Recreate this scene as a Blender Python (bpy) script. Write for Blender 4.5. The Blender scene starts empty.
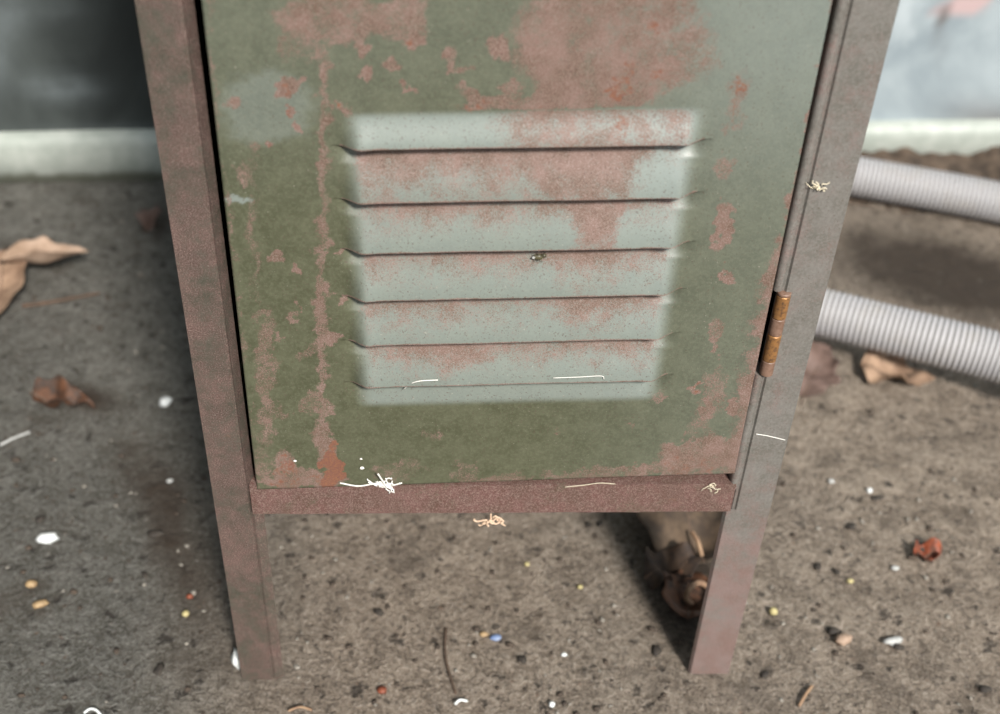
import bpy, bmesh, math, random
import numpy as np
from mathutils import Vector, Matrix, noise

C = bpy.context.scene.collection
SC = bpy.context.scene

# ---------------------------------------------------------------- camera
F = 1200.0
CAM = np.array([-0.0366, -0.4600, 0.6273])
PITCH, ROLL, YAW = 0.6759, 0.0486, 0.0746
_f = np.array([math.sin(YAW)*math.cos(PITCH), math.cos(YAW)*math.cos(PITCH), -math.sin(PITCH)])
_r = np.array([math.cos(YAW), -math.sin(YAW), 0.0]); _u = np.cross(_r, _f)
RT = math.cos(ROLL)*_r + math.sin(ROLL)*_u
UP = -math.sin(ROLL)*_r + math.cos(ROLL)*_u
cd = bpy.data.cameras.new('camera'); cam = bpy.data.objects.new('camera', cd); C.objects.link(cam)
cam.matrix_world = Matrix(((RT[0], UP[0], -_f[0], CAM[0]), (RT[1], UP[1], -_f[1], CAM[1]),
                           (RT[2], UP[2], -_f[2], CAM[2]), (0, 0, 0, 1)))
cd.sensor_width = 36; cd.lens = F/1000*36; cd.clip_start = 0.01; cd.clip_end = 60
cd.dof.use_dof = True; cd.dof.focus_distance = 0.60; cd.dof.aperture_fstop = 6.3
SC.camera = cam

def ray(px, py): return _f*F + RT*(px-500) + UP*(357-py)
def atz(px, py, z=0.0):
    d = ray(px, py); return CAM + d*((z-CAM[2])/d[2])
def aty(px, py, y=0.0):
    d = ray(px, py); return CAM + d*((y-CAM[1])/d[1])
def topx(P):
    d = np.asarray(P, float)-CAM; k = d@_f
    return 500+F*(d@RT)/k, 357-F*(d@UP)/k

# ---------------------------------------------------------------- light
w = bpy.data.worlds.new('sky'); SC.world = w; w.use_nodes = True
N = w.node_tree.nodes; L = w.node_tree.links; N.clear()
tc = N.new('ShaderNodeTexCoord'); sx = N.new('ShaderNodeSeparateXYZ'); L.new(tc.outputs['Generated'], sx.inputs[0])
mz = N.new('ShaderNodeMapRange'); mz.inputs[1].default_value = -0.15; mz.inputs[2].default_value = 0.35
mz.interpolation_type = 'SMOOTHSTEP'; L.new(sx.outputs[2], mz.inputs[0])
my = N.new('ShaderNodeMapRange'); my.inputs[1].default_value = 0.5; my.inputs[2].default_value = -0.7
my.inputs[3].default_value = 0.10; my.inputs[4].default_value = 1.0; L.new(sx.outputs[1], my.inputs[0])
mu = N.new('ShaderNodeMath'); mu.operation = 'MULTIPLY'; L.new(mz.outputs[0], mu.inputs[0]); L.new(my.outputs[0], mu.inputs[1])
mxx = N.new('ShaderNodeMapRange'); mxx.inputs[1].default_value = -0.7; mxx.inputs[2].default_value = 0.7
mxx.inputs[3].default_value = 0.25; mxx.inputs[4].default_value = 1.45; L.new(sx.outputs[0], mxx.inputs[0])
mu0 = mu; mu = N.new('ShaderNodeMath'); mu.operation = 'MULTIPLY'; L.new(mu0.outputs[0], mu.inputs[0]); L.new(mxx.outputs[0], mu.inputs[1])
cm = N.new('ShaderNodeMix'); cm.data_type = 'RGBA'; cm.inputs[6].default_value = (0.03, 0.028, 0.024, 1)
cm.inputs[7].default_value = (0.86, 0.96, 1.04, 1); L.new(mu.outputs[0], cm.inputs[0])
bg = N.new('ShaderNodeBackground'); bg.inputs[1].default_value = 1.0; L.new(cm.outputs[2], bg.inputs[0])
wo = N.new('ShaderNodeOutputWorld'); L.new(bg.outputs[0], wo.inputs[0])
sd = bpy.data.lights.new('daylight', 'SUN'); sd.energy = 5.6; sd.angle = math.radians(9); sd.color = (1.0, 0.955, 0.90)
so = bpy.data.objects.new('daylight', sd); C.objects.link(so)
AZ, EL = math.radians(20), math.radians(41)
ldir = Vector((-math.sin(AZ)*math.cos(EL), math.cos(AZ)*math.cos(EL), -math.sin(EL)))
so.rotation_euler = ldir.to_track_quat('-Z', 'Y').to_euler(); so.location = (0.6, -1.5, 2.0)
SC.view_settings.view_transform = 'Standard'; SC.view_settings.look = 'None'
SC.view_settings.gamma = 1; SC.view_settings.use_curve_mapping = False
SC.view_settings.exposure = 0.06

# ---------------------------------------------------------------- materials
class NT:
    def __init__(s, name):
        s.m = bpy.data.materials.new(name); s.m.use_nodes = True
        s.n = s.m.node_tree.nodes; s.l = s.m.node_tree.links
        s.b = s.n['Principled BSDF']; s.tc = s.n.new('ShaderNodeTexCoord')
    def set(s, sock, v):
        if hasattr(v, 'is_linked') or isinstance(v, bpy.types.NodeSocket): s.l.new(v, sock)
        elif isinstance(v, (tuple, list)): sock.default_value = tuple(v)+((1,) if len(v) == 3 and sock.type == 'RGBA' else ())
        else: sock.default_value = v
    def noise(s, scale, detail=4, rough=.55, dist=0.0, off=None, stretch=None):
        n = s.n.new('ShaderNodeTexNoise'); n.inputs['Scale'].default_value = scale
        n.inputs['Detail'].default_value = detail; n.inputs['Roughness'].default_value = rough
        n.inputs['Distortion'].default_value = dist
        mp = s.n.new('ShaderNodeMapping'); s.l.new(s.tc.outputs['Object'], mp.inputs[0])
        if off: mp.inputs['Location'].default_value = (off, off*.7, off*1.3)
        if stretch: mp.inputs['Scale'].default_value = stretch
        s.l.new(mp.outputs[0], n.inputs['Vector']); return n.outputs['Fac']
    def voro(s, scale, feature='F1', out='Distance'):
        n = s.n.new('ShaderNodeTexVoronoi'); n.inputs['Scale'].default_value = scale; n.feature = feature
        s.l.new(s.tc.outputs['Object'], n.inputs['Vector']); return n.outputs[out]
    def math(s, op, a, b=0.0, clamp=False):
        n = s.n.new('ShaderNodeMath'); n.operation = op; n.use_clamp = clamp
        s.set(n.inputs[0], a); s.set(n.inputs[1], b); return n.outputs[0]
    def ramp(s, v, lo, hi, a=0.0, b=1.0):
        n = s.n.new('ShaderNodeMapRange'); n.interpolation_type = 'SMOOTHSTEP'
        s.set(n.inputs[0], v)
        for i, x in enumerate((lo, hi, a, b)): n.inputs[i+1].default_value = x
        return n.outputs[0]
    def mix(s, f, a, b):
        n = s.n.new('ShaderNodeMix'); n.data_type = 'RGBA'
        s.set(n.inputs[0], f); s.set(n.inputs[6], a); s.set(n.inputs[7], b); return n.outputs[2]
    def attr(s, name):
        n = s.n.new('ShaderNodeAttribute'); n.attribute_name = name; return n.outputs['Fac']
    def bump(s, h, strength, dist):
        n = s.n.new('ShaderNodeBump'); n.inputs['Strength'].default_value = strength
        n.inputs['Distance'].default_value = dist; s.l.new(h, n.inputs['Height'])
        s.l.new(n.outputs[0], s.b.inputs['Normal'])
    def base(s, c): s.set(s.b.inputs['Base Color'], c)
    def rough(s, r): s.set(s.b.inputs['Roughness'], r)

def painted_metal(name, bias, attr=False, zr=None, pa=(.066, .070, .039), pb=(.092, .096, .058), ra=(.190, .118, .096), rb=(.128, .079, .056), gloss=.40):
    t = NT(name)
    big = t.noise(22, 3, .6, .4); mid = t.noise(130, 5, .65); fine = t.noise(1500, 4, .8, off=3.1); fine2 = t.noise(620, 4, .7, off=8.3)
    v = t.math('ADD', bias, t.math('MULTIPLY', t.math('SUBTRACT', big, .5), .9 if not attr else .45))
    if attr: v = t.math('ADD', v, t.attr('rust'))
    if zr:
        z = t.n.new('ShaderNodeSeparateXYZ'); t.l.new(t.tc.outputs['Object'], z.inputs[0])
        v = t.math('ADD', v, t.ramp(z.outputs[2], zr[0], zr[1], zr[2], 0))
    v = t.math('ADD', v, t.math('MULTIPLY', t.math('SUBTRACT', mid, .5), .85))
    v = t.math('ADD', v, t.math('MULTIPLY', t.math('SUBTRACT', fine, .5), 1.5))
    m = t.ramp(v, .34, .70)
    paint = t.mix(t.ramp(t.noise(60, 4, .7, off=5.0), .35, .65), pa, pb)
    paint = t.mix(t.ramp(fine2, .42, .66, 0, .45), paint, tuple(x*1.35+.012 for x in pb))
    if attr:
        paint = t.mix(t.math('MULTIPLY', t.attr('fade_sheen'), .8, True), paint, (.28, .325, .31))  # faded paint, plus highlight tone painted onto the louvres
    rust = t.mix(t.ramp(t.noise(75, 4, .6, off=1.7), .35, .65), ra, rb)
    rust = t.mix(t.ramp(t.noise(1700, 3, .8, off=2.2), .45, .66, 0, .75), rust, (.32, .24, .21))
    col = t.mix(m, paint, rust)
    if attr:
        o = t.math('ADD', t.attr('orange'), t.math('MULTIPLY', t.math('SUBTRACT', fine2, .5), 1.1))
        o = t.math('ADD', o, t.math('MULTIPLY', t.math('SUBTRACT', mid, .5), .8))
        om = t.ramp(o, .45, .7)
        col = t.mix(om, col, t.mix(t.ramp(fine, .35, .65), (.24, .105, .055), (.155, .07, .055)))
    else:
        om = t.ramp(t.noise(48, 5, .7, off=9.0), .66, .74, 0, .5)
        col = t.mix(om, col, (.20, .10, .06))
    # dark and pale specks
    col = t.mix(t.ramp(t.noise(1000, 2, .5, off=11.), .60, .70, 0, .6), col, (.09, .06, .045))
    col = t.mix(t.ramp(t.noise(900, 2, .5, off=17.), .68, .78, 0, .45), col, (.42, .39, .33))
    t.base(col)
    r = t.math('ADD', gloss, t.math('MULTIPLY', m, .14)); r = t.math('ADD', r, t.math('MULTIPLY', fine, .14)); t.rough(r)
    t.b.inputs['Specular IOR Level'].default_value = .38
    t.b.inputs['Coat Weight'].default_value = .35; t.b.inputs['Coat Roughness'].default_value = .26
    t.bump(t.math('ADD', t.math('MULTIPLY', fine, .6), mid), .3, .0006)
    return t.m

M = {}
M['door'] = painted_metal('worn_green_paint', .02, attr=True)
M['post_left'] = painted_metal('rusty_post_paint', .56, pa=(.048, .048, .034), pb=(.072, .068, .052), ra=(.100, .056, .047), rb=(.064, .037, .030), gloss=.42)
M['post_right'] = painted_metal('grey_post_paint', .34, zr=(.06, .21, .30), pa=(.130, .124, .108), pb=(.175, .165, .150), ra=(.19, .135, .125), rb=(.165, .105, .092), gloss=.36)
M['rail'] = painted_metal('red_rail_paint', .78, ra=(.125, .056, .048), rb=(.09, .044, .033), gloss=.42)
M['panel'] = painted_metal('panel_paint', .3)

def simple(name, c, c2=None, rough=.6, scale=80, metal=0.0, bumpd=0.0, lo=.35, hi=.65):
    t = NT(name); n = t.noise(scale, 5, .65)
    t.base(t.mix(t.ramp(n, lo, hi), c, c2 or c)); t.rough(rough); t.b.inputs['Metallic'].default_value = metal
    if bumpd: t.bump(n, .5, bumpd)
    return t.m
M['copper'] = simple('worn_copper', (.38, .19, .07), (.13, .075, .045), .42, 420, .45, .0003, .42, .70)
M['barrel'] = simple('painted_barrel', (.16, .09, .06), (.23, .14, .10), .45, 300, .0, .0003)
M['leaf_tan'] = simple('tan_leaf', (.36, .24, .16), (.20, .125, .08), .75, 60, 0, .002)
M['leaf_pale'] = simple('pale_leaf', (.42, .30, .22), (.27, .18, .12), .75, 50, 0, .002)
M['leaf_rust'] = simple('rust_leaf', (.11, .045, .02), (.03, .018, .012), .7, 90, 0, .002)
M['leaf_dark'] = simple('dark_leaf', (.11, .07, .055), (.17, .11, .09), .7, 70, 0, .002)
M['leaf_red'] = simple('red_leaf', (.28, .07, .03), (.10, .035, .02), .6, 160, 0, .001)
M['leaf_brown'] = simple('brown_leaf', (.105, .07, .043), (.045, .03, .02), .8, 60, 0, .002)
M['leaf_scrap'] = simple('leaf_scrap', (.06, .035, .02), (.025, .016, .012), .8, 90, 0, .002)
M['stem'] = simple('dry_stem', (.12, .075, .05), (.07, .045, .03), .8, 150)
M['root'] = simple('pale_root', (.34, .22, .13), (.22, .13, .08), .7, 150)
M['white'] = simple('white_flake', (.80, .82, .80), (.70, .72, .70), .55, 200)
M['pale_grey'] = simple('pale_grey_flake', (.48, .48, .46), (.38, .38, .36), .6, 200)
M['cream'] = simple('cream_fibre', (.74, .66, .48), (.62, .55, .42), .8, 300)
M['fibre'] = simple('white_fibre', (.80, .78, .72), None, .8)
M['tuft'] = simple('beige_tuft', (.66, .47, .33), (.55, .4, .28), .8, 300)
M['seed'] = simple('tan_seed', (.42, .29, .15), (.26, .17, .09), .6, 300)
M['yellow'] = simple('yellow_seed', (.50, .43, .2), (.36, .3, .15), .6, 300)
M['blue'] = simple('blue_chip', (.12, .19, .36), (.25, .3, .42), .5, 300)
M['black'] = simple('black_crumb', (.025, .02, .017), (.05, .04, .03), .8, 300)
M['crumb'] = simple('dark_soil', (.045, .034, .026), (.085, .062, .045), .9, 400)
M['grit'] = simple('pale_grit', (.30, .27, .23), (.2, .18, .15), .85, 400)
M['soil'] = simple('drift_soil', (.03, .02, .013), (.10, .07, .048), .9, 60, 0, .004)
M['insect'] = simple('insect_shell', (.05, .045, .03), (.09, .08, .04), .4, 500)

t = NT('hose_plastic'); rg = t.attr('ridge')
n1 = t.noise(40, 3)
c = t.mix(t.ramp(rg, .25, .75), (.235, .23, .24), (.50, .49, .50))
c = t.mix(t.ramp(rg, .0, .16, 1, 0), c, (.13, .11, .06))
t.base(t.mix(t.ramp(n1, .5, .8, 0, .25), c, (.35, .30, .22))); t.rough(.5); M['hose'] = t.m

# concrete floor
t = NT('dirty_concrete')
lo = t.noise(5, 4, .6); md = t.noise(38, 6, .7); fi = t.noise(260, 6, .75); vf = t.noise(900, 3, .7)
warm = t.attr('warm'); dirt = t.attr('dirt')  # dirt mask also carries cast shadows painted into the floor
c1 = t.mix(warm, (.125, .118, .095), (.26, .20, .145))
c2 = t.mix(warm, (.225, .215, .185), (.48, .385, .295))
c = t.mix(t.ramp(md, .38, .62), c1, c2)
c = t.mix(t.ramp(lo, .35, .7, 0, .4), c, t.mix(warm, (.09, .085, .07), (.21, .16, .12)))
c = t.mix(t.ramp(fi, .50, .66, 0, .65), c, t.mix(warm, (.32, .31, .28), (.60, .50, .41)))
c = t.mix(t.ramp(fi, .47, .33, 0, .75), c, (.06, .045, .033))
c = t.mix(t.ramp(t.noise(150, 4, .7, off=21.), .46, .36, 0, .55), c, (.075, .056, .04))
dirt_shade = t.ramp(t.math('ADD', dirt, t.math('MULTIPLY', t.math('SUBTRACT', md, .5), 1.2)), .15, .95)
pits = t.math('MULTIPLY', t.ramp(t.noise(80, 5, .7, off=4.), .575, .67), .85)
g3 = t.noise(480, 4, .75, off=41.)
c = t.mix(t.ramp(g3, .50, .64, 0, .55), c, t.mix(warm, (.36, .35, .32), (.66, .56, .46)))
c = t.mix(t.ramp(g3, .46, .34, 0, .6), c, (.06, .047, .036))
c = t.mix(t.ramp(t.noise(22, 5, .7, off=31.), .54, .68, 0, .5), c, (.085, .064, .045))
c = t.mix(pits, c, (.04, .03, .022))
c = t.mix(t.ramp(t.noise(120, 3, .6, off=14.), .68, .75, 0, .35), c, (.33, .16, .09))
c = t.mix(dirt_shade, c, t.mix(fi, (.025, .016, .010), (.085, .058, .036)))  # real dirt and painted shadow share this dark tone
t.base(c); t.rough(.82)
h = t.math('ADD', t.math('MULTIPLY', md, 1.3), t.math('MULTIPLY', fi, .8))
h = t.math('ADD', h, t.math('MULTIPLY', g3, .35))
h = t.math('SUBTRACT', h, t.math('MULTIPLY', pits, .7))
t.bump(h, 1.0, .009); M['floor'] = t.m

# back wall
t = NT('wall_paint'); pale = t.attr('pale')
a = t.noise(7, 5, .6, .5); b = t.noise(25, 5, .65); sp = t.noise(11, 4, .6, off=6., stretch=(1, 1, .5))
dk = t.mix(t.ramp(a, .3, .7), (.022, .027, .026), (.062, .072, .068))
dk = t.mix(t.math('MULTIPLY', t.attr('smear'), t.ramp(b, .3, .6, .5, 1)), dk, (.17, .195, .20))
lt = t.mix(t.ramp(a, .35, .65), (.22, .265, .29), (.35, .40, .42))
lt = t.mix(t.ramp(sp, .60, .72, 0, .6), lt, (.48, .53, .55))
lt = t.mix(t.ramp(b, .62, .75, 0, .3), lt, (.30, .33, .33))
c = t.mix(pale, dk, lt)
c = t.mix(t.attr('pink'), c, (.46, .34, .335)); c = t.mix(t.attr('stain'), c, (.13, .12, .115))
t.base(c); t.rough(.6); t.bump(b, .3, .003); M['wall'] = t.m

t = NT('skirting_paint'); b = t.noise(30, 5, .65)
c = t.mix(t.ramp(b, .35, .7), (.32, .35, .31), (.45, .475, .43))
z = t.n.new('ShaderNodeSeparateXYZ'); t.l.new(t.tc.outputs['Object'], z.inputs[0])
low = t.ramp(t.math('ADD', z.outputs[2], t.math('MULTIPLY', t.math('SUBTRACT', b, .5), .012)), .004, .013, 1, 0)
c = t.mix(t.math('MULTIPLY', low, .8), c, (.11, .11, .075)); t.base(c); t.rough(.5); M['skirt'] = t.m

# ---------------------------------------------------------------- mesh helpers
def obj(name, me, mat, parent=None, smooth=False, label=None, mods=()):
    if isinstance(me, bmesh.types.BMesh):
        bm = me; me = bpy.data.meshes.new(name); bm.to_mesh(me); bm.free()
    o = bpy.data.objects.new(name, me); C.objects.link(o)
    if mat: me.materials.append(mat)
    if smooth: me.shade_smooth()
    if parent: o.parent = parent; 
    if parent is not None:
        o.matrix_parent_inverse = Matrix.Translation(parent.location).inverted() if parent.type == 'EMPTY' else Matrix()
    if label: o['label'] = label
    return o
def tag(o, label, cat, group=None, kind=None):
    o['label'] = label
    if cat: o['category'] = cat
    if group: o['group'] = group
    if kind: o['kind'] = kind
    return o
def empty(name, loc, label, cat):
    o = bpy.data.objects.new(name, None); C.objects.link(o); o.location = loc; o.empty_display_size = .02
    return tag(o, label, cat)
def prism(poly, z0, z1, bm=None, bev=0.0):
    """extrude a plan outline (x,y) between two heights"""
    bm = bm or bmesh.new()
    a = [bm.verts.new((x, y, z0)) for x, y in poly]; b = [bm.verts.new((x, y, z1)) for x, y in poly]
    n = len(poly)
    for i in range(n): bm.faces.new((a[i], a[(i+1) % n], b[(i+1) % n], b[i]))
    bm.faces.new(a[::-1]); bm.faces.new(b)
    bmesh.ops.recalc_face_normals(bm, faces=bm.faces)
    return bm
def bevel(o, wd, seg=2):
    m = o.modifiers.new('bevel', 'BEVEL'); m.width = wd; m.segments = seg; m.limit_method = 'ANGLE'; m.angle_limit = math.radians(40)
def box(x0, x1, y0, y1, z0, z1, bm=None): return prism([(x0, y0), (x1, y0), (x1, y1), (x0, y1)], z0, z1, bm)
def thick(path, th):
    """turn an open 2D polyline into a closed sheet-metal outline of thickness th"""
    P = [np.array(p, float) for p in path]; out = []; inn = []
    for i, p in enumerate(P):
        d = []
        if i > 0: d.append((p-P[i-1])/np.linalg.norm(p-P[i-1]))
        if i < len(P)-1: d.append((P[i+1]-p)/np.linalg.norm(P[i+1]-p))
        m = sum(d); m /= np.linalg.norm(m); nrm = np.array([-m[1], m[0]])
        k = 1/max(.4, float(np.dot(nrm, np.array([-d[0][1], d[0][0]]))))
        out.append(p); inn.append(p+nrm*th*k)
    return [tuple(p) for p in out]+[tuple(p) for p in inn[::-1]]
def tube(path, rad, seg=8, bm=None, prof=None):
    bm = bm or bmesh.new(); pts = [Vector(p) for p in path]; rings = []
    nrm = None
    for i, p in enumerate(pts):
        tg = (pts[min(i+1, len(pts)-1)]-pts[max(i-1, 0)]).normalized()
        if nrm is None: nrm = tg.orthogonal().normalized()
        nrm = (nrm - tg*nrm.dot(tg)).normalized(); bn = tg.cross(nrm)
        r = rad(i/(len(pts)-1)) if callable(rad) else rad
        if prof is not None: r = prof[i]
        rings.append([bm.verts.new(p+(nrm*math.cos(a)+bn*math.sin(a))*r) for a in [2*math.pi*k/seg for k in range(seg)]])
    for a, b in zip(rings, rings[1:]):
        for k in range(seg): bm.faces.new((a[k], a[(k+1) % seg], b[(k+1) % seg], b[k]))
    bm.faces.new(rings[0][::-1]); bm.faces.new(rings[-1])
    return bm
def blob(loc, sc, seed, bm=None, sub=2, rough=.35, rotz=0.0):
    new = bmesh.new(); bmesh.ops.create_icosphere(new, subdivisions=sub, radius=1)
    mt = Matrix.Translation(loc) @ Matrix.Rotation(rotz, 4, 'Z') @ Matrix.Diagonal((*sc, 1))
    for v in new.verts:
        k = 1+rough*noise.noise(v.co*1.6+Vector((seed*3.7, seed, 0)))
        v.co = mt @ (v.co*k)
    if bm is None: return new
    me = bpy.data.meshes.new('tmp'); new.to_mesh(me); new.free(); bm.from_mesh(me); bpy.data.meshes.remove(me); return bm
def smoothstep(a, b, x):
    t = np.clip((x-a)/(b-a), 0, 1); return t*t*(3-2*t)
def set_attr(me, name, vals):
    at = me.attributes.new(name, 'FLOAT', 'POINT'); at.data.foreach_set('value', np.ascontiguousarray(vals, dtype=np.float32))
def grid_mesh(name, co, nx, ny, skip=None):
    """co: (ny*nx,3) array, row major"""
    i, j = np.meshgrid(np.arange(nx-1), np.arange(ny-1)); a = (j*nx+i).ravel()
    fc = np.stack([a, a+1, a+1+nx, a+nx], 1)
    if skip is not None: fc = fc[~skip.ravel()]
    me = bpy.data.meshes.new(name); me.vertices.add(len(co)); me.vertices.foreach_set('co', co.astype(np.float32).ravel())
    me.loops.add(len(fc)*4); me.loops.foreach_set('vertex_index', fc.astype(np.int32).ravel())
    me.polygons.add(len(fc)); me.polygons.foreach_set('loop_start', np.arange(0, len(fc)*4, 4, dtype=np.int32))
    me.update(calc_edges=True); me.validate(); return me
def vnoise(x, y, s, seed=0):
    return np.array([noise.fractal(Vector((a*s, b*s, seed)), .6, 2.0, 4) for a, b in zip(x.ravel(), y.ravel())]).reshape(x.shape)

# ---------------------------------------------------------------- room
WY0, WSL = 0.632, 0.052                       # back wall line y = WY0 + WSL*x
def wy(x): return WY0+WSL*x
fx = np.concatenate([np.linspace(-4, -.7, 12)[:-1], np.linspace(-.7, .9, 401), np.linspace(.9, 4, 12)[1:]])
fy = np.concatenate([np.linspace(-4, -.2, 12)[:-1], np.linspace(-.2, .75, 239), [0.9]])
X, Y = np.meshgrid(fx, fy); inner = smoothstep(-.7, -.6, X)*smoothstep(.9, .8, X)
Z = (vnoise(X, Y, 30, 2)*.0010 + vnoise(X, Y, 90, 5)*.0008)*inner - .0012
PX = np.zeros_like(X); PY = np.zeros_like(X)
d = np.stack([X, Y, 0*X], -1)-CAM; k = np.maximum(d@_f, .05); PX = 500+F*(d@RT)/k; PY = 357-F*(d@UP)/k
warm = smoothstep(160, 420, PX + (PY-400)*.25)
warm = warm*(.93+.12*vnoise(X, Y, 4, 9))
def ell(cx, cy, rx, ry, ang=0, p=1.0, PX=PX, PY=PY):
    a = math.radians(ang); dx = PX-cx; dy = PY-cy
    u = (dx*math.cos(a)+dy*math.sin(a))/rx; v = (-dx*math.sin(a)+dy*math.cos(a))/ry
    return p*np.exp(-(u*u+v*v))
dirt = (ell(950, 276, 150, 42, 15, 1.15)+ell(640, 560, 26, 60, -20, .25)+ell(690, 575, 32, 65, 0, 1.2)+ell(930, 146, 110, 11, 5, 1.0)  # hose shadow and right-leg shade painted in; strip by the skirting is dirt
        + ell(150, 480, 70, 40, 50, .6)+ell(190, 580, 40, 80, -25, .65)+ell(35, 255, 50, 14, 14, .8)+ell(160, 225, 14, 22, 0, .7)  # left-leg shadow and far-left leaf shadow painted as dark tone
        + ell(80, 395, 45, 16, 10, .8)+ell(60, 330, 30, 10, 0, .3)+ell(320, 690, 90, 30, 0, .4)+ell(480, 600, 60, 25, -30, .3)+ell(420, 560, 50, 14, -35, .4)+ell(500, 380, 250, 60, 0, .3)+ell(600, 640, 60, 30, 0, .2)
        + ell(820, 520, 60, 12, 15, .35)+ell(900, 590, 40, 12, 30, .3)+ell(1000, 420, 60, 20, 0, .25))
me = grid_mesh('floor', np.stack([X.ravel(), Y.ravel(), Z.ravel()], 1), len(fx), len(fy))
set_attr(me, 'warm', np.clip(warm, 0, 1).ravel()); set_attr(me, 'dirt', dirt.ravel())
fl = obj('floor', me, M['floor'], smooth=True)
tag(fl, 'dirty grey-brown concrete floor strewn with grit and leaves', None, kind='structure')

wx = np.concatenate([np.linspace(-4, -.8, 5)[:-1], np.linspace(-.8, 1.0, 181), np.linspace(1, 4, 5)[1:]])
wz = np.concatenate([np.linspace(-.02, .5, 53), np.linspace(.5, 2.6, 6)[1:]])
X, Z = np.meshgrid(wx, wz); Y = wy(X)
d = np.stack([X, Y, Z], -1)-CAM; k = np.maximum(d@_f, .05); WPX = 500+F*(d@RT)/k; WPY = 357-F*(d@UP)/k
E2 = lambda *a: ell(*a, PX=WPX, PY=WPY)
back = np.stack([X.ravel(), Y.ravel(), Z.ravel()], 1)
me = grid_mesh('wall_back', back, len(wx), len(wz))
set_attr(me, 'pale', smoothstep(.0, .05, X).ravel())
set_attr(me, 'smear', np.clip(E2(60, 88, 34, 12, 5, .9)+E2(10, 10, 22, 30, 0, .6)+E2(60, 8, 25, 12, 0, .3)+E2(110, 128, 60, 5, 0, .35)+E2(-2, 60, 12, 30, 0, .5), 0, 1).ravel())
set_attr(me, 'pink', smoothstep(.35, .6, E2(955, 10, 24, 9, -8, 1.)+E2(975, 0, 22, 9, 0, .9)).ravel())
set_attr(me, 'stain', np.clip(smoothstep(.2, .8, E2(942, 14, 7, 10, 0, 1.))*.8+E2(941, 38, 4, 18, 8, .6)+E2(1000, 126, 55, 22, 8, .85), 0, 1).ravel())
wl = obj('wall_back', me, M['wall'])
sm = wl.modifiers.new('s', 'SOLIDIFY'); sm.thickness = .12; sm.offset = -1
tag(wl, 'back wall, dark grey at the left and pale blue-grey at the right', None, kind='structure')

bm = bmesh.new(); rows = []
prof = [(0.0, -.01), (.013, -.01), (.013, .036), (.012, .042), (.008, .047), (.0, .049)]
for x in np.linspace(-4, 4, 60):
    rows.append([bm.verts.new((x, wy(x)-dy+.0, z+.001*math.sin(x*31)*(z > .03))) for dy, z in prof])
for a, b in zip(rows, rows[1:]):
    for q in range(len(prof)-1): bm.faces.new((a[q], b[q], b[q+1], a[q+1]))
bmesh.ops.recalc_face_normals(bm, faces=bm.faces)
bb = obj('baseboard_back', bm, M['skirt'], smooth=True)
tag(bb, 'pale grey-green skirting band along the foot of the back wall', None, kind='structure')

# ---------------------------------------------------------------- locker
W = .1525; H = 1.52; RZ0 = aty(257, 513)[2]; RZ1 = aty(490, 484)[2]; DEP = .31
lk = empty('metal_locker', (0, DEP/2, 0), 'narrow worn green metal locker with rusty louvred door and straight legs', 'locker')
TH = .0012
# left post with its leg: side flange, front face, crease and angled lip
def lip(side, z0, z1, mat, name, face, crease, lipw, back, label=None):
    s = side
    path = [(s*W, .026), (s*W, 0), (s*(W-face), 0), (s*(W-face-crease), .0012), (s*(W-face-crease-lipw*.25), .0004), (s*(W-face-crease-lipw), back)]
    o = obj(name, prism(thick(path, TH if s < 0 else -TH), z0, z1), mat, lk, label=label)
    return o
lip(-1, RZ0, H, M['post_left'], 'frame_post', .0168, .0014, .0034, .0065, 'reddish-brown left post')
lip(-1, 0, RZ0, M['post_left'], 'leg', .0178, .0012, .0065, .0025, 'reddish-brown left front leg')
# right post
path = [(W, .026), (W, 0), (W-.0190, 0), (W-.0198, .0012)]
o = obj('frame_post', prism(thick(path+[(W-.0212, .0014), (W-.0225, .0040)], -TH), RZ0, H), M['post_right'], lk, label='grey-mauve right post')
o = obj('leg', prism(thick([(W, .026), (W, 0), (W-.0242, 0), (W-.0255, .0022)], -TH), 0, RZ0), M['post_right'], lk, label='rust-stained right front leg')
pz = .0
for s in (-1, 1):
    o = obj('leg', prism(thick([(s*W, DEP-.026), (s*W, DEP), (s*(W-.02), DEP)], TH if s > 0 else -TH), 0, RZ0), M['panel'], lk); bevel(o, .0005)
# rounded bead of the right post, broken by the hinge
hz1 = aty(785, 292)[2]; hz0 = aty(766, 374)[2]
def bead(z0, z1):
    pts = []
    cx, cy, rr = W-.0232, .0016, .0024
    poly = [(cx+rr*math.cos(a)*.95, cy+rr*math.sin(a)) for a in np.linspace(math.pi, 2*math.pi, 12)]
    poly += [(cx+rr*.95, cy+.010), (cx-rr*.95, cy+.010)]
    o = obj('rolled_edge', prism(poly, z0, z1), M['post_right'], lk, smooth=False); return o
bead(hz1+.0006, H); bead(RZ1-.004, hz0-.0006)
# bottom rail: channel with a tab over the left post
x0, x1 = -.1325, W-.0225
prof = [(.012, RZ0+.0), (-.0008, RZ0), (-.0008, RZ1), (.014, RZ1+.0002)]
bm = bmesh.new(); NS = 60; rings = []
tz = thick([(p[0], p[1]) for p in prof], -TH)
for i in range(NS+1):
    x = x0+(x1-x0)*i/NS
    rings.append([bm.verts.new((x, y+.00025*noise.noise(Vector((x*60, 3, z*9))), z+.00035*noise.noise(Vector((x*70, 1, z*40))))) for y, z in tz])
for a, b in zip(rings, rings[1:]):
    for q in range(len(tz)): bm.faces.new((a[q], b[q], b[(q+1) % len(tz)], a[(q+1) % len(tz)]))
bm.faces.new(rings[0]); bm.faces.new(rings[-1][::-1]); bmesh.ops.recalc_face_normals(bm, faces=bm.faces)
o = obj('bottom_rail', bm, M['rail'], lk, label='dark red-brown rusted rail under the door')
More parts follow.
